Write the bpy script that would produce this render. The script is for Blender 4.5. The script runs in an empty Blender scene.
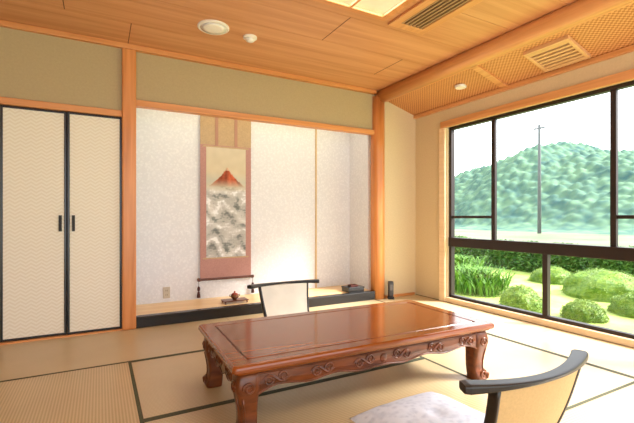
import bpy, math, random
from mathutils import Vector, Matrix, noise
random.seed(4)
R = math.radians
scene = bpy.context.scene
COL = scene.collection

# ---------------------------------------------------------------- helpers
def lin(c):
    return tuple(((x/255.0)/12.92 if x/255.0 <= 0.04045 else ((x/255.0+0.055)/1.055)**2.4) for x in c) + (1.0,)

def base_mat(name, rough=0.5, spec=0.5):
    m = bpy.data.materials.new(name); m.use_nodes = True
    nt = m.node_tree; b = nt.nodes['Principled BSDF']
    b.inputs['Roughness'].default_value = rough
    b.inputs['Specular IOR Level'].default_value = spec
    return m, nt, b

def plain(name, c, rough=0.5, spec=0.5, var=0.06, scale=8.0, bump=0.0, metal=0.0):
    m, nt, b = base_mat(name, rough, spec)
    tc = nt.nodes.new('ShaderNodeTexCoord')
    n = nt.nodes.new('ShaderNodeTexNoise'); n.inputs['Scale'].default_value = scale; n.inputs['Detail'].default_value = 4
    nt.links.new(tc.outputs['Object'], n.inputs['Vector'])
    r = nt.nodes.new('ShaderNodeValToRGB')
    l = lin(c)
    r.color_ramp.elements[0].position = 0.3; r.color_ramp.elements[1].position = 0.7
    r.color_ramp.elements[0].color = tuple(x*(1-var) for x in l[:3])+(1,)
    r.color_ramp.elements[1].color = tuple(min(1, x*(1+var)) for x in l[:3])+(1,)
    nt.links.new(n.outputs['Fac'], r.inputs['Fac']); nt.links.new(r.outputs['Color'], b.inputs['Base Color'])
    b.inputs['Metallic'].default_value = metal
    if bump:
        bp = nt.nodes.new('ShaderNodeBump'); bp.inputs['Strength'].default_value = bump; bp.inputs['Distance'].default_value = 0.003
        nt.links.new(n.outputs['Fac'], bp.inputs['Height']); nt.links.new(bp.outputs['Normal'], b.inputs['Normal'])
    return m

def wood(name, c1, c2, axis=0, rough=0.4, across=28.0, along=1.2, coat=0.0, spec=0.5):
    m, nt, b = base_mat(name, rough, spec)
    tc = nt.nodes.new('ShaderNodeTexCoord'); mp = nt.nodes.new('ShaderNodeMapping')
    s = [across]*3; s[axis] = along
    mp.inputs['Scale'].default_value = s
    n = nt.nodes.new('ShaderNodeTexNoise'); n.inputs['Scale'].default_value = 1.0; n.inputs['Detail'].default_value = 5; n.inputs['Distortion'].default_value = 0.6
    nt.links.new(tc.outputs['Object'], mp.inputs['Vector']); nt.links.new(mp.outputs['Vector'], n.inputs['Vector'])
    r = nt.nodes.new('ShaderNodeValToRGB')
    r.color_ramp.elements[0].position = 0.3; r.color_ramp.elements[1].position = 0.7
    r.color_ramp.elements[0].color = lin(c1); r.color_ramp.elements[1].color = lin(c2)
    nt.links.new(n.outputs['Fac'], r.inputs['Fac']); nt.links.new(r.outputs['Color'], b.inputs['Base Color'])
    b.inputs['Coat Weight'].default_value = coat
    b.inputs['Coat Roughness'].default_value = 0.08
    return m

class MB:
    def __init__(s): s.v = []; s.f = []; s.m = []
    def face(s, idx, mi=0): s.f.append(tuple(idx)); s.m.append(mi)
    def quad(s, a, b, c, d, mi=0):
        n = len(s.v); s.v += [tuple(a), tuple(b), tuple(c), tuple(d)]; s.face((n, n+1, n+2, n+3), mi)
    def box(s, x0, x1, y0, y1, z0, z1, mi=0):
        n = len(s.v)
        s.v += [(x0,y0,z0),(x1,y0,z0),(x1,y1,z0),(x0,y1,z0),(x0,y0,z1),(x1,y0,z1),(x1,y1,z1),(x0,y1,z1)]
        for q in ((0,3,2,1),(4,5,6,7),(0,1,5,4),(1,2,6,5),(2,3,7,6),(3,0,4,7)):
            s.face([n+i for i in q], mi)
        return s
    def lathe(s, prof, n=32, c=(0,0,0), mi=0, axis=2):
        st = len(s.v)
        for (r, z) in prof:
            for i in range(n):
                a = 2*math.pi*i/n
                p = [r*math.cos(a), r*math.sin(a), z]
                if axis == 0: p = [p[2], p[0], p[1]]
                if axis == 1: p = [p[0], p[2], -p[1]]
                s.v.append((c[0]+p[0], c[1]+p[1], c[2]+p[2]))
        for j in range(len(prof)-1):
            for i in range(n):
                k = (i+1) % n
                s.face((st+j*n+i, st+j*n+k, st+(j+1)*n+k, st+(j+1)*n+i), mi)
        s.face([st+i for i in range(n)][::-1], mi)
        s.face([st+(len(prof)-1)*n+i for i in range(n)], mi)
        return s
    def sweep(s, path, dims, n=10, e=2.0, up=(0,0,1), mi=0, caps=True):
        path = [Vector(p) for p in path]; N = len(path); st = len(s.v); up = Vector(up)
        if not isinstance(dims, list): dims = [dims]*N
        for j, p in enumerate(path):
            t = (path[min(j+1, N-1)]-path[max(j-1, 0)])
            if t.length < 1e-9: t = Vector((0,0,1))
            t.normalize()
            sd = t.cross(up)
            if sd.length < 1e-4: sd = t.cross(Vector((0.01,1,0.02)))
            sd.normalize(); u = sd.cross(t).normalized()
            a, b = dims[j] if isinstance(dims[j], tuple) else (dims[j], dims[j])
            for i in range(n):
                th = 2*math.pi*(i+0.5)/n
                cx, sy = math.cos(th), math.sin(th)
                q = p + sd*(a*math.copysign(abs(cx)**(2/e), cx)) + u*(b*math.copysign(abs(sy)**(2/e), sy))
                s.v.append(tuple(q))
        for j in range(N-1):
            for i in range(n):
                k = (i+1) % n
                s.face((st+j*n+i, st+j*n+k, st+(j+1)*n+k, st+(j+1)*n+i), mi)
        if caps:
            s.face([st+i for i in range(n)][::-1], mi); s.face([st+(N-1)*n+i for i in range(n)], mi)
        return s
    def build(s, name, mats, parent=None, smooth=False, bevel=0.0, loc=None, rot=None, seg=2, recalc=True):
        me = bpy.data.meshes.new(name); me.from_pydata(s.v, [], s.f); 
        if not isinstance(mats, (list, tuple)): mats = [mats]
        for m in mats: me.materials.append(m)
        me.polygons.foreach_set('material_index', s.m)
        if smooth: me.polygons.foreach_set('use_smooth', [True]*len(s.f))
        me.update()
        if recalc:
            import bmesh
            bm = bmesh.new(); bm.from_mesh(me); bmesh.ops.recalc_face_normals(bm, faces=bm.faces); bm.to_mesh(me); bm.free()
        o = bpy.data.objects.new(name, me); COL.objects.link(o)
        if parent: o.parent = parent
        if loc: o.location = loc
        if rot: o.rotation_euler = rot
        if bevel:
            b = o.modifiers.new('bevel', 'BEVEL'); b.width = bevel; b.segments = seg; b.limit_method = 'ANGLE'
        return o

def empty(name, loc, label=None, cat=None, rotz=0.0, group=None):
    o = bpy.data.objects.new(name, None); o.empty_display_size = 0.1; COL.objects.link(o)
    o.location = loc; o.rotation_euler = (0, 0, rotz)
    if label: o['label'] = label
    if cat: o['category'] = cat
    if group: o['group'] = group
    return o
def tag(o, label, cat, group=None, kind=None):
    o['label'] = label; o['category'] = cat
    if group: o['group'] = group
    if kind: o['kind'] = kind
    return o
def struct(o, label=None, cat=None):
    o['kind'] = 'structure'
    if label: o['label'] = label
    if cat: o['category'] = cat
    return o

# ---------------------------------------------------------------- materials
W_ORX = wood('hinoki_x', (194,126,68), (220,152,92), 0, 0.38)
W_ORY = wood('hinoki_y', (198,136,80), (222,162,106), 1, 0.38)
W_ORZ = wood('hinoki_z', (192,118,58), (218,146,84), 2, 0.35, across=22)
W_CEIL = wood('ceiling_boards', (194,134,86), (216,158,112), 0, 0.42, across=16, along=0.7)
W_PALE = wood('pale_wood', (228,200,160), (240,216,180), 1, 0.45)
W_TOKO = wood('alcove_boards', (222,182,124), (236,204,152), 0, 0.3, across=14)
STRIP = plain('gold_strip', (200,172,128), 0.5)
BLACK = plain('black_lacquer', (18,15,15), 0.25, 0.5)
CHBLK = plain('dark_brown_lacquer', (22,17,16), 0.34, 0.5)
BLACKM = plain('black_matte', (26,24,24), 0.55, 0.4)
SAND_L = plain('sand_plaster_beige', (178,160,124), 0.9, 0.2, 0.04, 60, 0.15)
SAND_R = plain('sand_plaster_cream', (212,193,156), 0.9, 0.2, 0.04, 60, 0.15)
BRONZE = plain('bronze_aluminium', (42,32,30), 0.4, 0.5, metal=0.3)
PLASTIC = plain('white_plastic', (232,228,220), 0.4)
TABLE = wood('rosewood_lacquer', (114,54,16), (142,74,28), 0, 0.13, across=22, along=1.4, coat=0.25, spec=0.45)
TABLED = wood('rosewood_carved', (72,34,13), (118,60,25), 0, 0.3, across=30, along=6.0, coat=0.1, spec=0.4)
GROOVE = plain('dark_groove', (90,54,32), 0.6)

def wallpaper():
    m, nt, b = base_mat('alcove_wallpaper', 0.75, 0.25)
    tc = nt.nodes.new('ShaderNodeTexCoord')
    v = nt.nodes.new('ShaderNodeTexVoronoi'); v.inputs['Scale'].default_value = 40; v.feature = 'SMOOTH_F1'
    n = nt.nodes.new('ShaderNodeTexNoise'); n.inputs['Scale'].default_value = 34; n.inputs['Detail'].default_value = 3; n.inputs['Distortion'].default_value = 2.5
    nt.links.new(tc.outputs['Object'], v.inputs['Vector']); nt.links.new(tc.outputs['Object'], n.inputs['Vector'])
    mx = nt.nodes.new('ShaderNodeMath'); mx.operation = 'ADD'
    nt.links.new(v.outputs['Distance'], mx.inputs[0]); nt.links.new(n.outputs['Fac'], mx.inputs[1])
    r = nt.nodes.new('ShaderNodeValToRGB')
    r.color_ramp.elements[0].position = 0.55; r.color_ramp.elements[1].position = 1.15
    r.color_ramp.elements[0].color = lin((226,227,230)); r.color_ramp.elements[1].color = lin((214,215,219))
    nt.links.new(mx.outputs[0], r.inputs['Fac']); nt.links.new(r.outputs['Color'], b.inputs['Base Color'])
    return m
WALLP = wallpaper()

def zigzag():
    m, nt, b = base_mat('zigzag_paper', 0.7, 0.25)
    tc = nt.nodes.new('ShaderNodeTexCoord'); sx = nt.nodes.new('ShaderNodeSeparateXYZ')
    nt.links.new(tc.outputs['Object'], sx.inputs[0])
    pp = nt.nodes.new('ShaderNodeMath'); pp.operation = 'PINGPONG'; pp.inputs[1].default_value = 0.035
    nt.links.new(sx.outputs['X'], pp.inputs[0])
    ad = nt.nodes.new('ShaderNodeMath'); ad.operation = 'MULTIPLY_ADD'; ad.inputs[1].default_value = 0.7
    nt.links.new(pp.outputs[0], ad.inputs[0]); nt.links.new(sx.outputs['Z'], ad.inputs[2])
    mu = nt.nodes.new('ShaderNodeMath'); mu.operation = 'MULTIPLY'; mu.inputs[1].default_value = 2*math.pi/0.03
    nt.links.new(ad.outputs[0], mu.inputs[0])
    si = nt.nodes.new('ShaderNodeMath'); si.operation = 'SINE'; nt.links.new(mu.outputs[0], si.inputs[0])
    mr = nt.nodes.new('ShaderNodeMapRange'); mr.inputs['From Min'].default_value = -1
    nt.links.new(si.outputs[0], mr.inputs['Value'])
    r = nt.nodes.new('ShaderNodeValToRGB')
    r.color_ramp.elements[0].color = lin((224,216,196)); r.color_ramp.elements[1].color = lin((236,231,216))
    nt.links.new(mr.outputs[0], r.inputs['Fac']); nt.links.new(r.outputs['Color'], b.inputs['Base Color'])
    return m
ZIG = zigzag()

def tatami_mat():
    m, nt, b = base_mat('tatami_straw', 0.45, 0.5)
    b.inputs['Coat Weight'].default_value = 0.4; b.inputs['Coat Roughness'].default_value = 0.28
    tc = nt.nodes.new('ShaderNodeTexCoord'); mp = nt.nodes.new('ShaderNodeSeparateXYZ')
    nt.links.new(tc.outputs['UV'], mp.inputs[0])
    def sn(out, pitch):
        mu = nt.nodes.new('ShaderNodeMath'); mu.operation = 'MULTIPLY'; mu.inputs[1].default_value = 2*math.pi/pitch
        nt.links.new(out, mu.inputs[0])
        si = nt.nodes.new('ShaderNodeMath'); si.operation = 'SINE'; nt.links.new(mu.outputs[0], si.inputs[0]); return si
    a = sn(mp.outputs['Y'], 0.015); c = sn(mp.outputs['X'], 0.007)
    ad = nt.nodes.new('ShaderNodeMath'); ad.operation = 'MULTIPLY_ADD'; ad.inputs[1].default_value = 0.4
    nt.links.new(c.outputs[0], ad.inputs[0]); nt.links.new(a.outputs[0], ad.inputs[2])
    n = nt.nodes.new('ShaderNodeTexNoise'); n.inputs['Scale'].default_value = 3; n.inputs['Detail'].default_value = 6
    nt.links.new(tc.outputs['UV'], n.inputs['Vector'])
    ad2 = nt.nodes.new('ShaderNodeMath'); ad2.operation = 'MULTIPLY_ADD'; ad2.inputs[1].default_value = 1.6
    nt.links.new(n.outputs['Fac'], ad2.inputs[0]); nt.links.new(ad.outputs[0], ad2.inputs[2])
    mr = nt.nodes.new('ShaderNodeMapRange'); mr.inputs['From Min'].default_value = -0.8; mr.inputs['From Max'].default_value = 2.4
    nt.links.new(ad2.outputs[0], mr.inputs['Value'])
    r = nt.nodes.new('ShaderNodeValToRGB')
    r.color_ramp.elements[0].color = lin((170,146,104)); r.color_ramp.elements[1].color = lin((212,191,151))
    nt.links.new(mr.outputs[0], r.inputs['Fac']); nt.links.new(r.outputs['Color'], b.inputs['Base Color'])
    return m
TATAMI = tatami_mat()
BORDER = plain('tatami_border_cloth', (84,86,68), 0.8, 0.2, 0.15, 80)

def lattice():
    m, nt, b = base_mat('woven_lattice_ceiling', 0.5, 0.3)
    tc = nt.nodes.new('ShaderNodeTexCoord')
    ck = nt.nodes.new('ShaderNodeTexChecker'); ck.inputs['Scale'].default_value = 56
    ck.inputs['Color1'].default_value = lin((214,158,104)); ck.inputs['Color2'].default_value = lin((176,114,64))
    nt.links.new(tc.outputs['UV'], ck.inputs['Vector']); nt.links.new(ck.outputs['Color'], b.inputs['Base Color'])
    return m
LATT = lattice()
DIFF = plain('lamp_diffuser_acrylic', (250,246,232), 0.5)

def glass():
    m = bpy.data.materials.new('window_glass'); m.use_nodes = True; nt = m.node_tree
    for n in list(nt.nodes): nt.nodes.remove(n)
    o = nt.nodes.new('ShaderNodeOutputMaterial'); t = nt.nodes.new('ShaderNodeBsdfTransparent'); g = nt.nodes.new('ShaderNodeBsdfGlossy')
    g.inputs['Roughness'].default_value = 0.02
    mx = nt.nodes.new('ShaderNodeMixShader'); mx.inputs[0].default_value = 0.03
    nt.links.new(t.outputs[0], mx.inputs[1]); nt.links.new(g.outputs[0], mx.inputs[2]); nt.links.new(mx.outputs[0], o.inputs[0])
    return m
GLASS = glass()

# ---------------------------------------------------------------- room dims
BY = 3.95; RX = 3.60; CZ = 2.54; FY = -1.8; LX = -2.3
AX0, AX1, AY = 0.286, 2.93, 4.48   # alcove
AZ = 0.10

def build_floor():
    mb = MB(); uvs = []
    def add(x0,x1,y0,y1,z,d,mi):
        mb.quad((x0,y0,z),(x1,y0,z),(x1,y1,z),(x0,y1,z), mi)
        if d == 'x': uvs.extend([(x0,y0),(x1,y0),(x1,y1),(x0,y1)])
        else: uvs.extend([(y0,x0),(y0,x1),(y1,x1),(y1,x0)])
    bw = 0.018
    def mat(x0,x1,y0,y1,d):
        g = 0.001
        x0+=g; x1-=g; y0+=g; y1-=g
        if d == 'x':
            add(x0,x1,y0+bw,y1-bw,0,d,0); add(x0,x1,y0,y0+bw,0.0015,d,1); add(x0,x1,y1-bw,y1,0.0015,d,1)
        else:
            add(x0+bw,x1-bw,y0,y1,0,d,0); add(x0,x0+bw,y0,y1,0.0015,d,1); add(x1-bw,x1,y0,y1,0.0015,d,1)
    mat(-2.54,-0.72,3.04,BY,'x'); mat(-0.72,1.10,3.04,BY,'x'); mat(1.10,2.92,3.04,BY,'x')
    mat(-0.72,0.19,1.22,3.04,'y'); mat(-1.63,-0.72,1.22,3.04,'y'); mat(-2.54,-1.63,1.22,3.04,'y')
    mat(0.19,2.01,2.13,3.04,'x'); mat(0.19,2.01,1.22,2.13,'x'); mat(2.01,2.92,1.22,3.04,'y')
    for i in range(4):
        y1 = 1.22-0.91*i; y0 = y1-0.91
        off = -0.72 if i % 2 == 0 else -1.63
        for k in range(-1,3):
            x0 = max(-2.54, off+1.82*k); x1 = min(2.92, off+1.82*(k+1))
            if x1-x0 > 0.1: mat(x0,x1,y0,y1,'x')
    y = BY
    while y > -2.3:
        mat(2.92,RX,max(y-1.82,-2.42),y,'y'); y -= 1.82
    mb.box(-2.54,RX+0.12,-2.42,BY+0.0,-0.35,-0.002,2)
    o = mb.build('floor',[TATAMI,BORDER,GROOVE],recalc=False)
    uv = o.data.uv_layers.new(name='UVMap')
    for l in o.data.loops:
        if l.vertex_index < len(uvs): uv.data[l.index].uv = uvs[l.vertex_index]
    struct(o,'woven straw tatami mats with dark cloth borders','floor')
build_floor()

# back wall
mb = MB()
mb.box(LX,AX0-0.114,BY,BY+0.12,1.94,CZ,0)
mb.box(LX,-0.72,BY,BY+0.12,0,1.94,0)
mb.box(AX0-0.114,AX1+0.1,BY+0.02,BY+0.12,2.06,CZ,0)
mb.box(-0.72,AX0-0.1,BY+0.07,BY+0.12,0,1.94,0)
o = mb.build('wall_back',[SAND_L]); struct(o,'sand-plastered olive beige wall','wall')
o = MB().box(AX1+0.1,RX+0.1,BY,BY+0.12,0,2.535).build('wall_back_corner',[SAND_R]); struct(o,'cream plastered wall beside the alcove post','wall')
mb = MB()
mb.box(AX0-0.05,AX1+0.12,AY,AY+0.06,0,2.5)
mb.box(AX1,AX1+0.06,BY+0.12,AY,0,2.5); mb.box(AX0-0.06,AX0,BY+0.12,AY,0,2.5)
mb.box(AX0-0.05,AX1+0.12,BY+0.12,AY+0.06,2.45,2.5)
o = mb.build('wall_alcove',[WALLP]); struct(o,'off-white patterned wallpaper inside the alcove','wall')
o = MB().box(AX0,AX1,BY+0.0,AY,-0.02,AZ).build('floor_alcove',[W_TOKO]); struct(o,'pale polished wood alcove floor','floor')
o = MB().box(AX0,AX1,BY-0.03,BY+0.045,-0.0,AZ+0.002).build('trim_1',[BLACK],bevel=0.006); struct(o,'black lacquered alcove step edge','trim')
o = MB().box(AX0,AX1,BY-0.02,BY+0.06,2.0,2.055).build('trim_2',[W_ORX],bevel=0.004); struct(o,'wooden lintel over the alcove','trim')
o = MB().box(LX,AX0-0.114,BY-0.03,BY+0.07,1.885,1.94).build('trim_3',[W_ORX],bevel=0.004); struct(o,'wooden lintel over the closet doors','trim')
o = MB().box(AX0-0.114,AX0,BY-0.045,BY+0.12,0,CZ-0.045).build('trim_4',[W_ORZ],bevel=0.012); struct(o,'square wooden post beside the alcove','post')
mb = MB(); mb.sweep([(AX1+0.075,BY+0.02,z) for z in (0,0.6,1.2,1.8,2.47)],[(0.080,0.080)]*5,n=32,e=2.4,up=(0,1,0))
o = mb.build('trim_5',[W_ORZ],smooth=True); struct(o,'smooth rounded wooden alcove post','post')
o = MB().box(LX,AX1+0.02,BY-0.035,BY+0.02,CZ-0.045,CZ).build('trim_6',[W_ORX],bevel=0.004); struct(o,'wooden ceiling moulding','trim')
o = MB().box(2.405,2.425,AY-0.012,AY,AZ,2.45).build('trim_7',[STRIP]); struct(o,'thin pale wooden strip on the alcove wall','trim')
o = MB().box(-0.72,AX0-0.114,BY-0.03,BY+0.06,0,0.012).build('trim_9',[W_ORX]); struct(o,'wooden sill under the closet doors','trim')
o = MB().box(LX-0.12,LX,FY-0.6,BY+0.12,0,CZ).build('wall_left',[SAND_L]); struct(o,'sand-plastered beige wall','wall')

def door(i, x0, x1, hx, y):
    z0, z1 = 0.014, 1.883; fw = 0.018
    p = MB().box(x0+fw,x1-fw,y+0.006,y+0.022,z0+fw,z1-fw).build('door_%d'%i,[ZIG]); struct(p,'cream zigzag-patterned sliding closet door with black frame','door')
    f = MB(); f.box(x0,x0+fw,y,y+0.028,z0,z1); f.box(x1-fw,x1,y,y+0.028,z0,z1); f.box(x0+fw,x1-fw,y,y+0.028,z0,z0+fw); f.box(x0+fw,x1-fw,y,y+0.028,z1-fw,z1)
    f.build('door_frame',[BLACK],parent=p,bevel=0.003)
    h = MB(); h.box(hx-0.011,hx+0.011,y-0.006,y+0.006,0.88,1.015); h.box(hx-0.005,hx+0.005,y-0.009,y-0.006,0.895,1.0)
    h.build('door_handle',[BLACKM],parent=p,bevel=0.002)
door(1,-0.69,-0.245,-0.29,BY-0.0)
door(2,-0.25+0.01,0.172,-0.195,BY-0.01)

# right wall
WT = 2.06; WS = 0.035
mb = MB()
mb.box(RX,RX+0.12,3.38+WS,BY+0.12,0,2.36); mb.box(RX,RX+0.12,-2.4,3.38+WS,WT,2.36); mb.box(RX,RX+0.12,0.92+WS,1.06+WS,0,WT); mb.box(RX,RX+0.12,-2.4,-1.4+WS,0,WT)
mb.box(RX,RX+0.12,-2.4,3.38+WS,-0.3,0.055)
o = mb.build('wall_right',[SAND_R]); struct(o,'cream plastered window wall','wall')
o = MB().box(RX-0.03,RX+0.0,-1.4,3.46+WS,WT-0.005,WT+0.07).build('trim_10',[W_ORY],bevel=0.004); struct(o,'wooden lintel over the windows','trim')
o = MB().box(RX-0.03,RX+0.02,3.39+WS,3.48+WS,0,WT-0.005).build('trim_11',[W_PALE],bevel=0.004); struct(o,'pale wooden post beside the windows','post')
o = MB().box(RX-0.04,RX+0.02,-2.4,BY,2.27,2.31).build('trim_12',[W_ORY],bevel=0.004); struct(o,'wooden ceiling moulding above the windows','trim')
o = MB().box(RX-0.015,RX+0.10,-1.4,3.39+WS,0.0,0.056).build('trim_13',[W_PALE],bevel=0.004); struct(o,'pale wooden window sill','trim')
o = MB().box(AX1+0.16,RX-0.03,BY-0.02,BY,0.0,0.03).build('baseboard_back',[W_ORX],bevel=0.003); struct(o,'low wooden baseboard','baseboard')

def win_set(i, off):
    y1, y0 = 3.38+off, 1.06+off; x0, x1 = RX+0.03, RX+0.09
    up = MB(); t = 0.035
    zb, zt = 0.66, WT
    up.box(x0,x1,y0,y1,zt-t,zt); up.box(x0-0.01,x1,y0,y1,zb-0.005,zb+0.10); up.box(x0,x1,y1-t,y1,zb,zt); up.box(x0,x1,y0,y0+t,zb,zt)
    w = up.build('window_%d'%i,[BRONZE],bevel=0.004); struct(w,'dark bronze framed sliding window','window')
    ym1, ym2 = 2.78+off, 1.66+off
    s = MB(); s.box(x0+0.005,x1-0.02,ym1-0.022,ym1+0.022,zb+0.1,zt-t); s.box(x0+0.005,x1-0.02,ym2-0.022,ym2+0.022,zb+0.1,zt-t)
    s.box(x0+0.01,x1-0.02,ym1+0.02,y1-t,0.985,1.015); s.box(x0+0.01,x1-0.02,y0+t,ym2-0.02,0.985,1.015)
    s.build('window_sash',[BRONZE],parent=w,bevel=0.003)
    g = MB(); g.quad((x0+0.03,y0+t,zb+0.1),(x0+0.03,y1-t,zb+0.1),(x0+0.03,y1-t,zt-t),(x0+0.03,y0+t,zt-t)); g.build('window_pane',[GLASS],parent=w)
    lo = MB(); lo.box(x0,x1,y1-t,y1,0.06,zb-0.005); lo.box(x0,x1,y0,y0+t,0.06,zb-0.005); lo.box(x0,x1,y0,y1,0.055,0.085)
    w2 = lo.build('window_%d'%(i+1),[BRONZE],bevel=0.004); struct(w2,'low dark bronze framed window','window')
    ym = 2.22+off
    MB().box(x0,x1-0.01,ym-0.025,ym+0.025,0.085,zb-0.005).build('window_mullion',[BRONZE],parent=w2,bevel=0.003)
    g = MB(); g.quad((x0+0.03,y0+t,0.085),(x0+0.03,y1-t,0.085),(x0+0.03,y1-t,zb-0.005),(x0+0.03,y0+t,zb-0.005)); g.build('window_pane',[GLASS],parent=w2)
win_set(1,WS); win_set(3,-2.46+WS)  # second bay is out of view, added to let in more daylight

# ceiling
mb = MB()
y = BY; g = 0.004
while y > -2.4:
    y0 = y-0.455
    mb.box(-2.42,3.0,y0+g,y,CZ,CZ+0.012,0)
    y = y0
mb.box(-2.42,3.02,-2.4,BY+0.1,CZ+0.012,CZ+0.05,1)
o = mb.build('ceiling',[W_CEIL,GROOVE]); struct(o,'warm wooden board ceiling','ceiling')
mb = MB()
for (xx,ya,yb) in ((-0.23,3.5,3.04),(0.22,3.95,3.5),(1.7,3.04,2.59),(2.6,3.5,3.04)):
    mb.box(xx-0.003,xx+0.003,yb,ya-0.004,CZ-0.0015,CZ+0.001)
o = mb.build('trim_14',[GROOVE]); struct(o,'fine dark joints of the ceiling boards','trim')
mb = MB(); mb.sweep([(3.04,yy,CZ-0.06) for yy in (BY+0.01,2.5,1,-0.5,-2.4)],[(0.078,0.078)]*5,n=32,e=2.1)
o = mb.build('trim_15',[W_ORY],smooth=True); struct(o,'long smooth rounded wooden ceiling beam','beam')
mb = MB(); xa, za, xb, zb = 3.09, 2.45, RX, 2.305
mb.quad((xa,-2.4,za),(xb,-2.4,zb),(xb,BY+0.01,zb),(xa,BY+0.01,za)); mb.quad((xa,-2.4,za+0.03),(xa,BY+0.01,za+0.03),(xb,BY+0.01,zb+0.03),(xb,-2.4,zb+0.03))
o = mb.build('ceiling_lattice',[LATT]); struct(o,'sloping woven wood lattice ceiling over the window side','ceiling')
uv = o.data.uv_layers.new(name='UVMap')
for l in o.data.loops:
    v = o.data.vertices[l.vertex_index].co; uv.data[l.index].uv = ((v.x*1.04), v.y)
def slopez(x): return za+(zb-za)*(x-xa)/(xb-xa)
def slab(mb,x0,x1,y0,y1,dz0,dz1,mi=0):
    n=len(mb.v)
    for dz in (dz0,dz1):
        for (x,y) in ((x0,y0),(x1,y0),(x1,y1),(x0,y1)): mb.v.append((x,y,slopez(x)+dz))
    for q in ((0,3,2,1),(4,5,6,7),(0,1,5,4),(1,2,6,5),(2,3,7,6),(3,0,4,7)): mb.face([n+i for i in q],mi)
for j,yy in enumerate((2.62,0.9,-0.8)):
    mb = MB(); slab(mb,xa+0.01,RX-0.04,yy-0.035,yy+0.035,-0.02,0)
    o = mb.build('trim_%d'%(16+j),[W_ORY]); struct(o,'cross batten on the woven ceiling','trim')
mb = MB(); slab(mb,xa,xa+0.03,-2.4,BY,-0.02,0); o = mb.build('trim_19',[W_ORY]); struct(o,'edge batten of the woven ceiling','trim')

cx, cy = 3.36, 1.99
VENTW = wood('vent_wood', (206,158,108), (222,178,128), 1, 0.45)
e = empty('ceiling_vent',(0,0,0),'square pale wooden air vent with slats in the woven ceiling','vent')
mb = MB(); r0=0.16
slab(mb,cx-r0,cx+r0,cy-r0-0.03,cy-r0,-0.03,0); slab(mb,cx-r0,cx+r0,cy+r0,cy+r0+0.03,-0.03,0); slab(mb,cx-r0,cx-r0+0.035,cy-r0,cy+r0,-0.03,0); slab(mb,cx+r0-0.035,cx+r0,cy-r0,cy+r0,-0.03,0)
mb.build('vent_frame',[VENTW],parent=e,bevel=0.003)
mb = MB()
for i in range(6): slab(mb,cx-0.118+i*0.043,cx-0.118+i*0.043+0.02,cy-r0,cy+r0,-0.024,-0.008)
mb.build('vent_slats',[VENTW],parent=e)
mb = MB(); slab(mb,cx-0.125,cx+0.125,cy-r0,cy+r0,-0.004,-0.001); mb.build('vent_duct',[BLACKM],parent=e)
mb = MB(); mb.lathe([(0.03,-0.010),(0.045,-0.016),(0.055,-0.012),(0.06,0.0),(0.06,0.012)],32,(3.34,2.98,slopez(3.34)-0.008)); o = mb.build('downlight',[PLASTIC],smooth=False); tag(o,'small round white downlight in the woven ceiling','downlight')

def ceil_light(x0,x1,y0,y1):
    e = empty('ceiling_light',((x0+x1)/2,(y0+y1)/2,CZ),'square flush ceiling light with wooden frame and glowing panels','ceiling light',group='recessed ceiling lights')
    a,b=(x1-x0)/2,(y1-y0)/2; fw=0.05
    f = MB(); f.box(-a-fw,a+fw,-b-fw,-b,-0.03,0); f.box(-a-fw,a+fw,b,b+fw,-0.03,0); f.box(-a-fw,-a,-b,b,-0.03,0); f.box(a,a+fw,-b,b,-0.03,0)
    f.build('light_frame',[W_ORX],parent=e,bevel=0.004)
    MB().box(-a,a,-b,b,-0.010,-0.002).build('light_diffuser',[DIFF],parent=e)
    g = MB()
    for i in (1,2): 
        xx=-a+2*a*i/3; g.box(xx-0.01,xx+0.01,-b,b,-0.026,-0.014)
    g.box(-a,a,-0.01,0.01,-0.026,-0.014)
    g.build('light_divider',[W_ORX],parent=e)
    L = bpy.data.lights.new('lamp','AREA'); L.shape='RECTANGLE'; L.size=x1-x0; L.size_y=y1-y0; L.energy=12; L.color=(1,0.97,0.90)
    lo = bpy.data.objects.new('lamp_bulb',L); COL.objects.link(lo); lo.parent=e; lo.location=(0,0,-0.012)
ceil_light(1.02,1.88,1.60,2.42)
ceil_light(1.02,1.88,-1.2,-0.38)  # unseen second light behind the camera, added to fill the room

e = empty('air_conditioner_grille',(2.19,1.95,CZ),'rectangular ceiling air vent with wood frame and dark slats','vent')
f = MB(); a,b,fw=0.11,0.50,0.07
f.box(-a-fw,a+fw,-b-fw,-b,-0.02,0); f.box(-a-fw,a+fw,b,b+fw,-0.02,0); f.box(-a-fw,-a,-b,b,-0.02,0); f.box(a,a+fw,-b,b,-0.02,0)
f.build('grille_frame',[W_ORY],parent=e,bevel=0.004)
s = MB()
for i in range(6): s.box(-a+0.006+i*0.037,-a+0.024+i*0.037,-b,b,-0.016,-0.004)
s.build('grille_slats',[plain('grille_bronze',(160,124,88),0.5)],parent=e)
MB().box(-a,a,-b,b,-0.003,-0.001).build('grille_duct',[BLACKM],parent=e)

e = empty('ceiling_speaker',(0.81,3.25,CZ),'round white ceiling speaker with perforated cover','speaker')
MB().lathe([(0.125,0),(0.125,-0.008),(0.115,-0.014),(0.105,-0.013)],48).build('speaker_rim',[PLASTIC],parent=e,smooth=False)
MB().lathe([(0.104,-0.0135),(0.06,-0.017),(0.01,-0.018)],48).build('speaker_grille',[plain('speaker_mesh',(240,236,230),0.6,bump=0.3,scale=200)],parent=e,smooth=True)
e = empty('smoke_detector',(1.13,3.28,CZ),'small round white smoke detector on the ceiling','smoke detector')
MB().lathe([(0.058,0),(0.058,-0.014),(0.05,-0.018),(0.038,-0.019)],40).build('detector_base',[PLASTIC],parent=e)
MB().lathe([(0.038,-0.0185),(0.036,-0.034),(0.024,-0.042),(0.008,-0.043)],40).build('detector_cap',[PLASTIC],parent=e,smooth=True)

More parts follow.
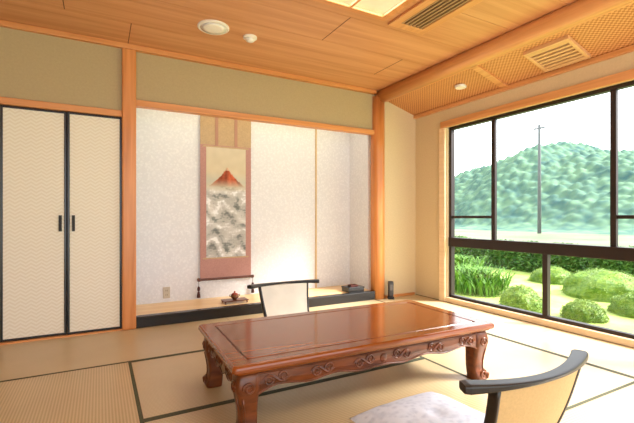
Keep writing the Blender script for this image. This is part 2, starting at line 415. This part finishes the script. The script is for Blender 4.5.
# ---------------------------------------------------------------- hanging scroll
sx0, sx1 = 0.965, 1.545; scx=(sx0+sx1)/2
e = empty('hanging_scroll',(scx,AY-0.02,0.30),'hanging scroll painting of a red mountain above a snowy landscape','scroll painting')
hw=(sx1-sx0)/2
BROC = plain('scroll_brocade',(174,132,124),0.8,0.2,0.08,90)
BROC2 = plain('scroll_tan_silk',(178,152,118),0.7,0.3,0.08,60)
MB().box(-hw,hw,-0.006,-0.002,0.02,1.50).build('scroll_mount',[BROC],parent=e)
MB().box(-hw,hw,-0.006,-0.002,1.50,2.05).build('scroll_top_silk',[BROC2],parent=e)
STC=plain('streamer_cloth',(168,126,106),0.8)
for sgn in (-1,1):
    MB().box(sgn*0.11-0.018,sgn*0.11+0.018,-0.010,-0.006,1.50,2.04).build('scroll_streamer',[STC],parent=e)
for (za_,zb_) in ((0.235,0.25),(1.475,1.49)):
    MB().box(-hw+0.03,hw-0.03,-0.0075,-0.006,za_,zb_).build('scroll_gold_band',[BROC2],parent=e)
m_=MB(); m_.lathe([(0.014,-hw-0.03),(0.018,-hw-0.028),(0.018,-hw-0.003),(0.013,-hw),(0.013,hw),(0.018,hw+0.003),(0.018,hw+0.028),(0.014,hw+0.03)],20,(0,-0.012,0.012),axis=0)
m_.build('scroll_roller',[plain('roller_wood',(92,52,40),0.4)],parent=e,smooth=False)
def paint(u,v):
    n1=noise.noise(Vector((u*7,v*16,1.3))); n2=noise.noise(Vector((u*22,v*50,4.1))); n3=noise.noise(Vector((u*3,v*7,9.0)))
    n4=noise.noise(Vector((u*9,v*70,2.2)))
    t=max(0,min(1,(v-0.6)/0.4))
    c=[204-6*t+6*n1,190-4*t+6*n1,158+4*t+6*n1]
    if 0.6<v<0.78: k=(1-abs(v-0.69)/0.09)*0.5; c=[c[0]*(1-k)+170*k,c[1]*(1-k)+182*k,c[2]*(1-k)+180*k]
    pk=0.82; px=0.52
    if v<pk:
        dv=(pk-v)/0.17
        w=0.035+0.42*dv**1.4+0.03*n2
        if v>0.60:
            edge=max(0,min(1,(w-abs(u-px))/0.03))
            f=0.5+0.5*n2
            streak=0.85+0.4*noise.noise(Vector(((u-px)/(0.15+dv)*8,v*6,7.0)))
            mc=[(178+40*f)*streak,(80+36*f)*streak,(50+30*f)*streak]
            if v>0.795: mc=[214,170,140]
            if u<px: mc=[x*0.86 for x in mc]
            fade=max(0,min(1,(v-0.635)/0.08))*edge
            c=[mc[i]*fade+c[i]*(1-fade) for i in range(3)]
    if v<0.66:
        k=min(1,(0.66-v)/0.06)
        b=182+18*n3+18*n1+12*n2
        lc=[b+2,b,b-5]
        ridge=math.sin(u*5+v*34+4*n3)+1.2*n1+1.0*n2+0.8*n4
        dk=max(0,min(1,(ridge-0.4)/1.3))*0.8; lt=max(0,min(1,(-ridge-0.3)/1.2))
        lc=[lc[i]*(1-dk)+(88+30*n2,94+30*n2,92+30*n2)[i]*dk for i in range(3)]
        lc=[lc[i]*(1-lt)+228*lt for i in range(3)]
        c=[lc[i]*k+c[i]*(1-k) for i in range(3)]
    return [max(0,min(255,x)) for x in c]
def painting():
    nx,ny=110,260; pw=0.225; z0,z1=0.25,1.475
    mb=MB()
    for j in range(ny+1):
        for i in range(nx+1): mb.v.append((-pw+2*pw*i/nx,-0.0085,z0+(z1-z0)*j/ny))
    for j in range(ny):
        for i in range(nx):
            a=j*(nx+1)+i; mb.face((a,a+1,a+nx+2,a+nx+1))
    m,nt,b=base_mat('ink_painting_on_silk',0.75,0.2)
    at=nt.nodes.new('ShaderNodeAttribute'); at.attribute_name='Col'; nt.links.new(at.outputs['Color'],b.inputs['Base Color'])
    o=mb.build('painting',[m],parent=e)
    ca=o.data.color_attributes.new('Col','FLOAT_COLOR','POINT')
    for j in range(ny+1):
        for i in range(nx+1): ca.data[j*(nx+1)+i].color=lin(paint(i/nx,j/ny))
    o['label']='ink and colour painting of a red peak over snowy hills'
painting()
TAS=plain('tassel_plum',(70,36,40),0.6)
for sgn in (-1,1):
    m_=MB(); xx=sgn*(hw+0.018)
    m_.sweep([(xx,-0.012,0.0),(xx,-0.014,-0.06)],0.0025,n=6,up=(0,1,0))
    m_.lathe([(0.002,-0.055),(0.012,-0.065),(0.016,-0.085),(0.012,-0.105),(0.006,-0.11)],16,(xx,-0.014,0))
    m_.lathe([(0.006,-0.11),(0.012,-0.12),(0.02,-0.178),(0.016,-0.18)],16,(xx,-0.014,0))
    m_.build('scroll_weight',[TAS],parent=e,smooth=True)
m_=MB(); m_.sweep([(-0.12,-0.004,2.05),(0,-0.004,2.11),(0.12,-0.004,2.05)],0.003,n=6,up=(0,1,0)); m_.build('scroll_cord',[BLACKM],parent=e)

e = empty('power_outlet',(0.62,AY,0.20),'white wall power outlet on the alcove wallpaper','outlet')
MB().box(-0.035,0.035,-0.008,0,-0.06,0.06).build('outlet_plate',[plain('outlet_ivory',(184,174,156),0.4)],parent=e,bevel=0.003)
for zz in (-0.022,0.022):
    for xx in (-0.007,0.007): MB().box(xx-0.0015,xx+0.0015,-0.0095,-0.008,zz-0.008,zz+0.008).build('outlet_slot',[BLACKM],parent=e)

e = empty('incense_burner_stand',(1.25,4.12,AZ),'low reddish wooden stand with carved feet on the alcove floor','display stand')
m_=MB(); m_.box(-0.13,0.13,-0.07,0.07,0.022,0.032)
for sx in (-1,1):
    for sy in (-1,1): m_.sweep([(sx*0.11,sy*0.055,0.024),(sx*0.118,sy*0.06,0.012),(sx*0.112,sy*0.056,0)],[(0.008,0.008),(0.007,0.007),(0.009,0.009)],n=8,up=(0,1,0))
m_.build('stand_top',[TABLED],parent=e,bevel=0.002)
e = empty('incense_burner',(1.25,4.12,AZ+0.032),'small round bronze incense burner with lid on a red stand','incense burner')
BBZ=plain('burner_bronze',(120,84,60),0.35,metal=0.6)
MB().lathe([(0.022,0.0),(0.02,0.006),(0.038,0.022),(0.042,0.036),(0.034,0.048),(0.038,0.052)],28).build('burner_bowl',[BBZ],parent=e,smooth=True)
MB().lathe([(0.036,0.052),(0.028,0.064),(0.01,0.070),(0.007,0.076),(0.010,0.084),(0.004,0.09)],28).build('burner_lid',[plain('burner_red',(150,60,44),0.35)],parent=e,smooth=True)
for sx in (-1,1):
    m_=MB(); m_.sweep([(sx*0.038,0,0.03),(sx*0.055,0,0.036),(sx*0.054,0,0.052),(sx*0.038,0,0.048)],0.004,n=8,up=(0,1,0)); m_.build('burner_handle',[BBZ],parent=e,smooth=True)

e = empty('lacquer_letter_box',(2.70,4.06,AZ),'flat black lacquer letter box on the alcove floor','box')
MB().box(-0.11,0.11,-0.08,0.08,0,0.04).build('box_body',[BLACK],parent=e,bevel=0.005)
MB().box(-0.115,0.115,-0.085,0.085,0.04,0.062).build('box_lid',[BLACK],parent=e,bevel=0.006)
e = empty('small_lacquer_tray',(2.70,4.06,AZ+0.062),'small red-brown lacquer tray on the black box','tray')
m_=MB(); m_.box(-0.05,0.05,-0.04,0.04,0,0.006); m_.box(-0.05,0.05,-0.04,-0.035,0.006,0.018); m_.box(-0.05,0.05,0.035,0.04,0.006,0.018); m_.box(-0.05,-0.045,-0.035,0.035,0.006,0.018); m_.box(0.045,0.05,-0.035,0.035,0.006,0.018)
m_.build('tray_body',[plain('red_lacquer',(80,32,24),0.3)],parent=e)
e = empty('flashlight_stand',(3.12,3.86,0),'dark grey upright flashlight standing in a holder on the tatami','flashlight',rotz=R(-28))
MB().box(-0.038,0.038,-0.034,0.034,0,0.03).build('holder_base',[BLACKM],parent=e,bevel=0.006)
m_=MB(); m_.sweep([(0,0,0.03),(0,0,0.06),(0,0,0.14),(0,0,0.19),(0,0,0.215)],[(0.030,0.028),(0.032,0.030),(0.032,0.030),(0.034,0.032),(0.030,0.028)],n=24,e=4,up=(0,1,0)); m_.build('flashlight_body',[plain('dark_grey_plastic',(58,58,60),0.45)],parent=e,smooth=True)
MB().box(-0.016,0.016,-0.034,-0.028,0.11,0.18).build('flashlight_panel',[plain('mid_grey',(104,102,100),0.35)],parent=e,bevel=0.002)

e = empty('alcove_lamp',(1.6,BY+0.17,2.40),'slim linear lamp hidden above the alcove lintel','lamp')
MB().box(-1.2,1.2,-0.02,0.02,-0.0,0.04).build('lamp_housing',[PLASTIC],parent=e)
L = bpy.data.lights.new('tube','AREA'); L.shape='RECTANGLE'; L.size=2.4; L.size_y=0.04; L.energy=7; L.color=(1,0.88,0.7)
lo = bpy.data.objects.new('lamp_tube',L); COL.objects.link(lo); lo.parent=e; lo.location=(0,0,-0.01); lo.rotation_euler=(R(4),0,0)

# ---------------------------------------------------------------- table
def apron(L, y, parent, rotz=0, nscroll=6):
    mb = MB(); N = 96; th=0.012; zt = 0.315
    top=[];bot=[]
    for i in range(N+1):
        x = -L/2+L*i/N; s = abs(x)/(L/2)
        zb = 0.228 + 0.010*math.cos(s*math.pi*5)*(1-s*0.3) - 0.030*max(0,(s-0.85)/0.15)**1.5 - 0.012*math.exp(-(x/0.10)**2)
        top.append((x,zt)); bot.append((x,zb))
    n=len(mb.v)
    for i in range(N+1):
        x,_=top[i]; zb=bot[i][1]; zm=(zt+zb)/2
        mb.v += [(x,y-th*0.2,zt),(x,y-th,zt-0.02),(x,y-th*1.3,zm-0.01),(x,y-th,zb+0.008),(x,y-th*0.4,zb),(x,y+th,zb),(x,y+th,zt)]
    for i in range(N):
        for k in range(7):
            a=n+i*7+k; b=n+i*7+(k+1)%7; mb.face((a,b,b+7,a+7))
    mb.face([n+k for k in range(7)]); mb.face([n+N*7+k for k in range(7)][::-1])
    yy = y-th*1.35
    mb.sweep([(bot[i][0],y-th*1.0,bot[i][1]+0.004) for i in range(0,N+1,2)],0.005,n=6,up=(0,1,0))
    mb.sweep([(-L/2,y-th*0.9,zt-0.012),(L/2,y-th*0.9,zt-0.012)],0.005,n=6,up=(0,1,0))
    for k in range(nscroll):
        cx=-L/2+L*(k+0.5)/nscroll; d = 1 if k<nscroll/2 else -1
        for part in (0,1):
            pts=[]
            c0=cx+d*(0.036 if part else -0.036); zc=0.268+(0.005 if part else -0.004); sg=1 if part else -1
            for t in range(26):
                a=t/25*2*math.pi*1.45; r=0.024*(1-t/25*0.8)
                pts.append((c0+d*sg*-1*r*math.cos(a),yy,zc+sg*r*math.sin(a)))
            mb.sweep(pts,[0.0055*(1-0.4*t/25) for t in range(26)],n=6,up=(0,1,0))
        pts=[(cx+d*(-0.065+0.13*t/12),yy,0.268+0.018*math.sin(t/12*2*math.pi)) for t in range(13)]
        mb.sweep(pts,[0.003+0.004*math.sin(t/12*math.pi) for t in range(13)],n=6,up=(0,1,0))
    mb.lathe([(0.026,0.0),(0.020,-0.008),(0.008,-0.011)],18,(0,yy+0.006,0.265),axis=1)
    o = mb.build('apron',[TABLED],parent=parent,smooth=False,rot=(0,0,rotz)); return o
TX, TY, TR = 1.325, 2.05, R(-1.5)
tb = empty('low_table',(TX,TY,0),'large carved red-brown lacquered low table with curved legs','table',rotz=TR)
tb.scale=(1,1,0.975)
hw_, hd_, H = 0.815, 0.40, 0.36
mb = MB()
def rrect(a,b,r,z,n=6):
    pts=[]
    for (cx,cy,a0) in ((a-r,b-r,0),(-a+r,b-r,90),(-a+r,-b+r,180),(a-r,-b+r,270)):
        for i in range(n+1):
            t=R(a0+90*i/n); pts.append((cx+r*math.cos(t),cy+r*math.sin(t),z))
    return pts
prof=[(-0.05,0.312),(-0.024,0.314),(-0.020,0.320),(-0.006,0.326),(0.0,0.334),(0.0,0.346),(-0.003,0.354),(-0.009,0.359),(-0.014,0.36),(-0.080,0.36),(-0.084,0.3555),(-0.090,0.3555),(-0.093,0.3595),(-0.3,0.3595)]
rings=[]
for (off,z) in prof:
    st=len(mb.v); pts=rrect(hw_+off,hd_+off,max(0.012,0.02+off*0.2) if off>-0.06 else 0.012,z); mb.v+=pts; rings.append((st,len(pts)))
for j in range(len(rings)-1):
    a,n=rings[j]; b,_=rings[j+1]
    for i in range(n):
        k=(i+1)%n; mb.face((a+i,a+k,b+k,b+i),1 if j in (9,10,11) else 0)
mb.face([rings[0][0]+i for i in range(rings[0][1])][::-1]); mb.face([rings[-1][0]+i for i in range(rings[-1][1])])
mb.build('table_top',[TABLE,TABLED],parent=tb)
apron(2*(hw_-0.09),-(hd_-0.05),tb); apron(2*(hw_-0.09),-(hd_-0.05),tb,math.pi)
apron(2*(hd_-0.10),-(hw_-0.05),tb,R(90),3); apron(2*(hd_-0.10),-(hw_-0.05),tb,R(-90),3)
def leg(sx,sy):
    mb=MB()
    prof=[(0.318,-0.004,0.050),(0.29,0.004,0.054),(0.26,0.008,0.056),(0.235,0.008,0.055),(0.20,0.005,0.051),(0.16,0.001,0.046),(0.12,-0.002,0.043),(0.085,-0.002,0.042),(0.06,0.001,0.043),(0.042,0.006,0.046),(0.022,0.010,0.048),(0.008,0.010,0.047),(0.0,0.008,0.044)]
    path=[(sx*(o_/1.2),sy*(o_/1.2),z) for z,o_,w in prof]; dims=[w for z,o_,w in prof]
    n=24; st=len(mb.v)
    for (p,w) in zip(path,dims):
        for i in range(n):
            th=2*math.pi*i/n; c,s=math.cos(th),math.sin(th)
            mb.v.append((p[0]+w*math.copysign(abs(c)**0.45,c),p[1]+w*math.copysign(abs(s)**0.45,s),p[2]))
    for j in range(len(path)-1):
        for i in range(n):
            k=(i+1)%n; mb.face((st+j*n+i,st+j*n+k,st+(j+1)*n+k,st+(j+1)*n+i))
    mb.face([st+i for i in range(n)]); mb.face([st+(len(path)-1)*n+i for i in range(n)][::-1])
    for (nx,ny,tx,ty) in ((sx,0,0,sy),(0,sy,sx,0)):
        pts=[]
        for t in range(24):
            a=t/23*2*math.pi*1.5; r=0.030*(1-0.8*t/23)
            bx,by=path[3][0]+nx*0.055,path[3][1]+ny*0.055
            pts.append((bx+tx*r*math.cos(a),by+ty*r*math.cos(a),0.245+r*math.sin(a)))
        mb.sweep(pts,[0.006]*24,n=6,up=(nx,ny,0))
        pts=[]
        for t in range(28):
            a=math.pi+t/27*2*math.pi*1.4; r=0.032*(1-0.8*t/27)
            bx,by=path[9][0]+nx*0.047,path[9][1]+ny*0.047
            pts.append((bx+tx*(0.014-r*math.cos(a)),by+ty*(0.014-r*math.cos(a)),0.038+r*math.sin(a)))
        mb.sweep(pts,[0.006]*28,n=6,up=(nx,ny,0))
        pts=[(path[k][0]+nx*dims[k]*0.98+tx*dims[k]*0.55,path[k][1]+ny*dims[k]*0.98+ty*dims[k]*0.55,path[k][2]) for k in range(4,10)]
        mb.sweep(pts,0.005,n=6,up=(nx,ny,0))
    mb.sweep([(sx*0.036,sy*0.036,0.004),(sx*0.048,sy*0.048,0.018),(sx*0.050,sy*0.050,0.036),(sx*0.040,sy*0.040,0.050),(sx*0.026,sy*0.026,0.054)],[0.010,0.014,0.015,0.012,0.007],n=10,up=(-sy,sx,0))
    mb.build('leg',[TABLED],parent=tb,smooth=True,loc=(sx*(hw_-0.085),sy*(hd_-0.085),0))
for sx in (-1,1):
    for sy in (-1,1): leg(sx,sy)

# ---------------------------------------------------------------- floor chairs
CANE = plain('tan_woven_back',(196,166,118),0.7,0.3,0.06,120,0.2)
CREAM = plain('cream_back_pad',(224,219,206),0.8,0.2)
def zaisu(loc, rotz, label, sc=1.0, sz=1.0):
    e = empty('floor_chair',loc,label,'floor chair',rotz=rotz,group='legless floor chairs at the table')
    e.scale=(sc,1,sz)
    m_=MB(); m_.box(-0.215,0.215,-0.24,0.24,0.0,0.022); m_.build('seat',[CHBLK],parent=e,bevel=0.008)
    def bp(t,x):
        z=0.02+0.425*t; y=-0.215-0.165*t-0.02*math.sin(t*math.pi)
        return y+0.04*(x/0.2)**2*0.5, z
    def wid(t): return 0.172+0.050*t
    nx,nt_=14,14
    for nm,off,mt in (('back_pad',0.010,CREAM),('back_panel',-0.008,CANE)):
        m_=MB(); th=0.008
        for side in (0,1):
            for j in range(nt_+1):
                t=0.04+0.95*j/nt_
                for i in range(nx+1):
                    x=(-1+2*i/nx)*wid(t); y,z=bp(t,x); m_.v.append((x,y+off+(th if side else -th),z))
        S=(nx+1)*(nt_+1)
        for j in range(nt_):
            for i in range(nx):
                a=j*(nx+1)+i; m_.face((a,a+1,a+nx+2,a+nx+1)); m_.face((S+a,S+a+nx+1,S+a+nx+2,S+a+1))
        for j in range(nt_):
            for i in (0,nx):
                a=j*(nx+1)+i; m_.face((a,a+nx+1,S+a+nx+1,S+a))
        for i in range(nx):
            for j in (0,nt_):
                a=j*(nx+1)+i; m_.face((a,a+1,S+a+1,S+a))
        m_.build(nm,[mt],parent=e,smooth=False)
    for sg in (-1,1):
        pts=[]
        for j in range(13):
            t=j/12; x=sg*(wid(t)+0.008); y,z=bp(t,x); pts.append((x,y,z))
        m_=MB(); m_.sweep(pts,(0.010,0.020),n=12,e=4,up=(0,1,0)); m_.build('stile',[CHBLK],parent=e,smooth=True)
    pts=[];dm=[]
    for i in range(41):
        s=-1+2*i/40; x=0.335*s; y=-0.392+0.080*abs(s)**2.0; z=0.452
        pts.append((x,y,z)); k=abs(s)**1.6
        end=1.0 if abs(s)<0.97 else 0.85
        dm.append(((0.022+0.008*k)*end,(0.007+0.010*k)*end))
    m_=MB(); m_.sweep(pts,dm,n=24,e=5.0); m_.build('top_rail',[CHBLK],parent=e,smooth=False)
    return e
zaisu((1.36,1.22,0),0,'black-framed floor chair with tan back near the table')
zaisu((1.37,2.76,0),math.pi,'black-framed floor chair with cream back pad behind table',0.95,0.97)

def cushion(loc, rz, label):
    m,nt,b=base_mat('floral_cushion_cloth',0.85,0.2)
    tc=nt.nodes.new('ShaderNodeTexCoord'); v=nt.nodes.new('ShaderNodeTexVoronoi'); v.inputs['Scale'].default_value=34; v.feature='SMOOTH_F1'
    n=nt.nodes.new('ShaderNodeTexNoise'); n.inputs['Scale'].default_value=18; n.inputs['Distortion'].default_value=1.5
    nt.links.new(tc.outputs['Object'],v.inputs['Vector']); nt.links.new(tc.outputs['Object'],n.inputs['Vector'])
    ad=nt.nodes.new('ShaderNodeMath'); ad.operation='ADD'; nt.links.new(v.outputs['Distance'],ad.inputs[0]); nt.links.new(n.outputs['Fac'],ad.inputs[1])
    r=nt.nodes.new('ShaderNodeValToRGB'); r.color_ramp.elements[0].position=0.5; r.color_ramp.elements[1].position=1.0
    r.color_ramp.elements[0].color=lin((176,188,210)); r.color_ramp.elements[1].color=lin((200,210,228))
    nt.links.new(ad.outputs[0],r.inputs['Fac']); nt.links.new(r.outputs['Color'],b.inputs['Base Color'])
    mb=MB(); N=44; a=0.275
    for side in (1,-1):
        for j in range(N+1):
            for i in range(N+1):
                x=-1+2*i/N; y=-1+2*j/N
                k=max(0,(1-abs(x)**2.4))**0.5*max(0,(1-abs(y)**2.4))**0.5
                pin=1-0.07*(1-abs(x))*(abs(y)**4)-0.07*(1-abs(y))*(abs(x)**4)
                h=0.075*k*(1-0.18*math.exp(-(x*x+y*y)/0.02))+0.006*noise.noise(Vector((x*3,y*3,side)))*k
                mb.v.append((x*a*pin,y*a*pin,0.036+side*h*(1.0 if side>0 else 0.45)))
    S=(N+1)**2
    for j in range(N):
        for i in range(N):
            q=j*(N+1)+i; mb.face((q,q+1,q+N+2,q+N+1)); mb.face((S+q,S+q+N+1,S+q+N+2,S+q+1))
    o=mb.build('floor_cushion',[m],smooth=True,loc=loc,rot=(0,0,rz)); tag(o,label,'cushion'); return o
cushion((1.31,1.31,0.024),R(3),'plump white and pale blue patterned cushion on the floor chair')

# ---------------------------------------------------------------- garden
def leafmat(name,c1,c2,sc=9):
    m,nt,b=base_mat(name,0.6,0.3)
    tc=nt.nodes.new('ShaderNodeTexCoord'); n=nt.nodes.new('ShaderNodeTexNoise'); n.inputs['Scale'].default_value=sc; n.inputs['Detail'].default_value=6
    nt.links.new(tc.outputs['Object'],n.inputs['Vector'])
    r=nt.nodes.new('ShaderNodeValToRGB'); r.color_ramp.elements[0].position=0.35; r.color_ramp.elements[1].position=0.65
    r.color_ramp.elements[0].color=lin(c1); r.color_ramp.elements[1].color=lin(c2)
    nt.links.new(n.outputs['Fac'],r.inputs['Fac']); nt.links.new(r.outputs['Color'],b.inputs['Base Color'])
    return m
LEAF=leafmat('azalea_leaves',(70,104,20),(106,132,32),14); LEAF2=leafmat('hedge_leaves',(44,88,26),(78,116,36)); LEAF3=leafmat('lily_leaves',(66,112,34),(100,142,46))
LAWN=leafmat('lawn_grass',(142,162,74),(168,184,98),3)
FIELD=leafmat('far_fields',(76,90,60),(110,116,88),0.2)
GZ=-0.35
mb=MB(); mb.box(RX+0.12,10.2,-20,30,GZ-0.2,GZ); o=mb.build('lawn',[LAWN]); tag(o,'sunlit green lawn outside the window','lawn'); o['kind']='structure'
mb=MB(); mb.box(10.2,37,-60,90,GZ-0.3,GZ-0.1); o=mb.build('field',[FIELD]); tag(o,'pale open fields beyond the garden','field'); o['kind']='structure'
def bush(loc,rx,ry,h,mat,label,nl=3500,group=None):
    mb=MB(); n1,n2=28,14
    def pt(a,b,k=1.0):
        d=Vector((math.cos(a)*math.cos(b),math.sin(a)*math.cos(b),math.sin(b)))
        f=(1+0.14*noise.noise(d*2.5+Vector(loc)))*k
        return Vector((d.x*rx*f,d.y*ry*f,max(0,d.z)**0.9*h*f))
    for j in range(n2+1):
        for i in range(n1): mb.v.append(tuple(pt(2*math.pi*i/n1,math.pi/2*j/n2,0.97)))
    for j in range(n2):
        for i in range(n1):
            k=(i+1)%n1; mb.face((j*n1+i,j*n1+k,(j+1)*n1+k,(j+1)*n1+i))
    for _ in range(nl):
        a=random.uniform(0,2*math.pi); b=math.asin(random.uniform(0,1)); p=pt(a,b,random.uniform(0.96,1.04))
        s=random.uniform(0.007,0.014); u=Vector((random.uniform(-1,1),random.uniform(-1,1),random.uniform(-1,1))).normalized(); w=u.orthogonal().normalized()
        mb.quad(p-u*s,p+w*s*0.5,p+u*s,p-w*s*0.5)
    o=mb.build('bush',[mat],loc=loc,recalc=False); tag(o,label,'bush',group); return o
GB='clipped garden bushes'
bush((5.25,3.61,GZ),0.30,0.30,0.36,LEAF,'round clipped azalea bush on the lawn',group=GB)
bush((5.65,2.98,GZ),0.25,0.25,0.24,LEAF,'small round clipped bush on the lawn',group=GB)
bush((7.6,3.65,GZ),0.66,0.66,0.44,LEAF,'large rounded clipped bush near the hedge',5000,group=GB)
bush((6.6,2.75,GZ),0.36,0.36,0.28,LEAF,'wide rounded clipped bush on the lawn',5000,group=GB)
bush((8.3,5.0,GZ),0.42,0.42,0.30,LEAF,'rounded pale green bush before the hedge',4000,group=GB)
def hedge():
    mb=MB(); X0,X1,Y0,Y1,h=9.2,10.1,-3,13,0.64
    mb.box(X0+0.05,X1-0.05,Y0,Y1,0,h-0.04)
    for _ in range(28000):
        f=random.random()
        y=random.uniform(Y0,Y1); bmp=0.14*noise.noise(Vector((y*1.3,0,0)))
        if f<0.55: p=Vector((X0+random.uniform(-0.05,0.06)+bmp*0.5,y,random.uniform(0,h+bmp)))
        else: p=Vector((random.uniform(X0,X1),y,h+bmp+random.uniform(-0.05,0.05)))
        s=random.uniform(0.03,0.06); u=Vector((random.uniform(-1,1),random.uniform(-1,1),random.uniform(-1,1))).normalized(); w=u.orthogonal().normalized()
        mb.quad(p-u*s,p+w*s*0.5,p+u*s,p-w*s*0.5)
    o=mb.build('hedge',[LEAF2],loc=(0,0,GZ),recalc=False); tag(o,'long low green hedge at the edge of the garden','hedge')
hedge()
def lily(loc,n,hmax,label):
    mb=MB()
    for _ in range(n):
        a=random.uniform(0,2*math.pi); r=random.uniform(0,0.45); b=Vector((r*math.cos(a),r*math.sin(a)*1.4,0)); L=random.uniform(0.4,1.0)*hmax
        d=random.uniform(0,2*math.pi); out=Vector((math.cos(d),math.sin(d),0)); pr=None; w0=random.uniform(0.007,0.013); side=Vector((-out.y,out.x,0))
        for k in range(6):
            t=k/5; p=b+out*(0.45*L*t*t)+Vector((0,0,L*(t-0.35*t*t*t))); w=w0*math.sin(math.pi*min(0.97,t*0.85+0.12))
            cur=(p-side*w,p+side*w)
            if pr: mb.quad(pr[0],pr[1],cur[1],cur[0])
            pr=cur
    o=mb.build('leafy_plant',[LEAF3],loc=loc,recalc=False); tag(o,label,'plant')
lily((5.95,5.0,GZ),1100,0.72,'clump of tall arching green leaves outside the window')
lily((7.0,6.3,GZ),800,0.78,'clump of tall grassy leaves near the hedge')

def lerp_tab(tab,x):
    if x<=tab[0][0]: return tab[0][1]
    for (a,b),(c,d) in zip(tab,tab[1:]):
        if x<=c:
            t=(x-a)/(c-a); t=t*t*(3-2*t); return b+(d-b)*t
    return tab[-1][1]
RID=[(-150,14),(-60,16),(20,18),(60,23),(82,28),(98,31),(116,38),(130,34),(148,30),(160,27),(175,24),(190,20),(230,15),(300,12),(420,8)]
def mountain():
    # rows are denser on the steep face
    xs=[42+i*4.0 for i in range(22)]+[130+i*0.55 for i in range(150)]
    mb=MB(); NX=len(xs)-1; NY=480; Y0,Y1=-60,280
    for j in range(NY+1):
        y=Y0+(Y1-Y0)*j/NY
        for i,x in enumerate(xs):
            t=min(1,max(0,(x-128)/72)); pr=math.sin(t*math.pi/2)**1.15
            nn=noise.noise(Vector((x*0.02,y*0.02,0)))*4+noise.noise(Vector((x*0.06,y*0.06,3)))*3.5
            d,_=noise.voronoi(Vector((x*0.30,y*0.30,0.0)))
            cn=(1-min(1,d[0]))*2.8
            z=-6.0+2.5*min(1,(x-42)/86)+(lerp_tab(RID,y)+3.5)*pr+nn*0.6*min(1,t*2)+cn*(0.4+0.6*min(1,t*3))
            mb.v.append((x,y,z-1.8*t))
    for j in range(NY):
        for i in range(NX):
            a=j*(NX+1)+i; mb.face((a,a+1,a+NX+2,a+NX+1))
    m,nt,b=base_mat('hazy_forest_hillside',0.9,0.1)
    tc=nt.nodes.new('ShaderNodeTexCoord'); v=nt.nodes.new('ShaderNodeTexVoronoi'); v.inputs['Scale'].default_value=0.34
    n=nt.nodes.new('ShaderNodeTexNoise'); n.inputs['Scale'].default_value=0.12; n.inputs['Detail'].default_value=8
    nt.links.new(tc.outputs['Object'],v.inputs['Vector']); nt.links.new(tc.outputs['Object'],n.inputs['Vector'])
    ad=nt.nodes.new('ShaderNodeMath'); ad.operation='MULTIPLY_ADD'; ad.inputs[1].default_value=-0.4
    nt.links.new(v.outputs['Distance'],ad.inputs[0]); nt.links.new(n.outputs['Fac'],ad.inputs[2])
    r=nt.nodes.new('ShaderNodeValToRGB'); r.color_ramp.elements[0].position=0.0; r.color_ramp.elements[1].position=0.5
    r.color_ramp.elements[0].color=lin((54,84,82)); r.color_ramp.elements[1].color=lin((96,124,98))  # forest greens with bluish distance haze mixed into the colour
    nt.links.new(ad.outputs[0],r.inputs['Fac']); nt.links.new(r.outputs['Color'],b.inputs['Base Color'])
    o=mb.build('mountain',[m],smooth=True,recalc=False); tag(o,'forested green mountain beyond the garden','mountain')
mountain()
e=empty('utility_pole',(34.0,21.6,GZ-0.1),'tall grey concrete utility pole with crossarm','utility pole')
PG=plain('pole_grey',(104,108,110),0.8)
MB().lathe([(0.16,0),(0.11,9.5),(0.10,9.6)],16).build('pole',[PG],parent=e,smooth=True)
MB().box(-0.06,0.06,-0.5,0.5,9.2,9.32).build('crossarm',[PG],parent=e)
for yy in (-0.42,0.42):
    MB().lathe([(0.05,9.32),(0.08,9.4),(0.05,9.5)],10,(0,yy,0)).build('insulator',[PLASTIC],parent=e)

# ---------------------------------------------------------------- light : bright hazy sky and a soft sun
w=bpy.data.worlds.new('World'); scene.world=w; w.use_nodes=True
bg=w.node_tree.nodes['Background']; bg.inputs['Color'].default_value=(0.90,0.955,1.0,1); bg.inputs['Strength'].default_value=2.9
SL=bpy.data.lights.new('sun','SUN'); SL.energy=16.0; SL.angle=R(20); SL.color=(1,0.97,0.92)
so=bpy.data.objects.new('sun',SL); COL.objects.link(so)
so.rotation_euler=(Vector((-1.0,0.72,-1.0)).to_track_quat('-Z','Y').to_euler())

cam=bpy.data.cameras.new('camera'); cam.sensor_width=36; cam.lens=400/634*36; cam.shift_y=5.5/634; cam.clip_end=2000
co=bpy.data.objects.new('camera',cam); COL.objects.link(co); co.location=(0,0,1.0); co.rotation_euler=(R(90),0,R(-28.5)); scene.camera=co
scene.view_settings.view_transform='Standard'; scene.view_settings.look='None'; scene.view_settings.exposure=0.25
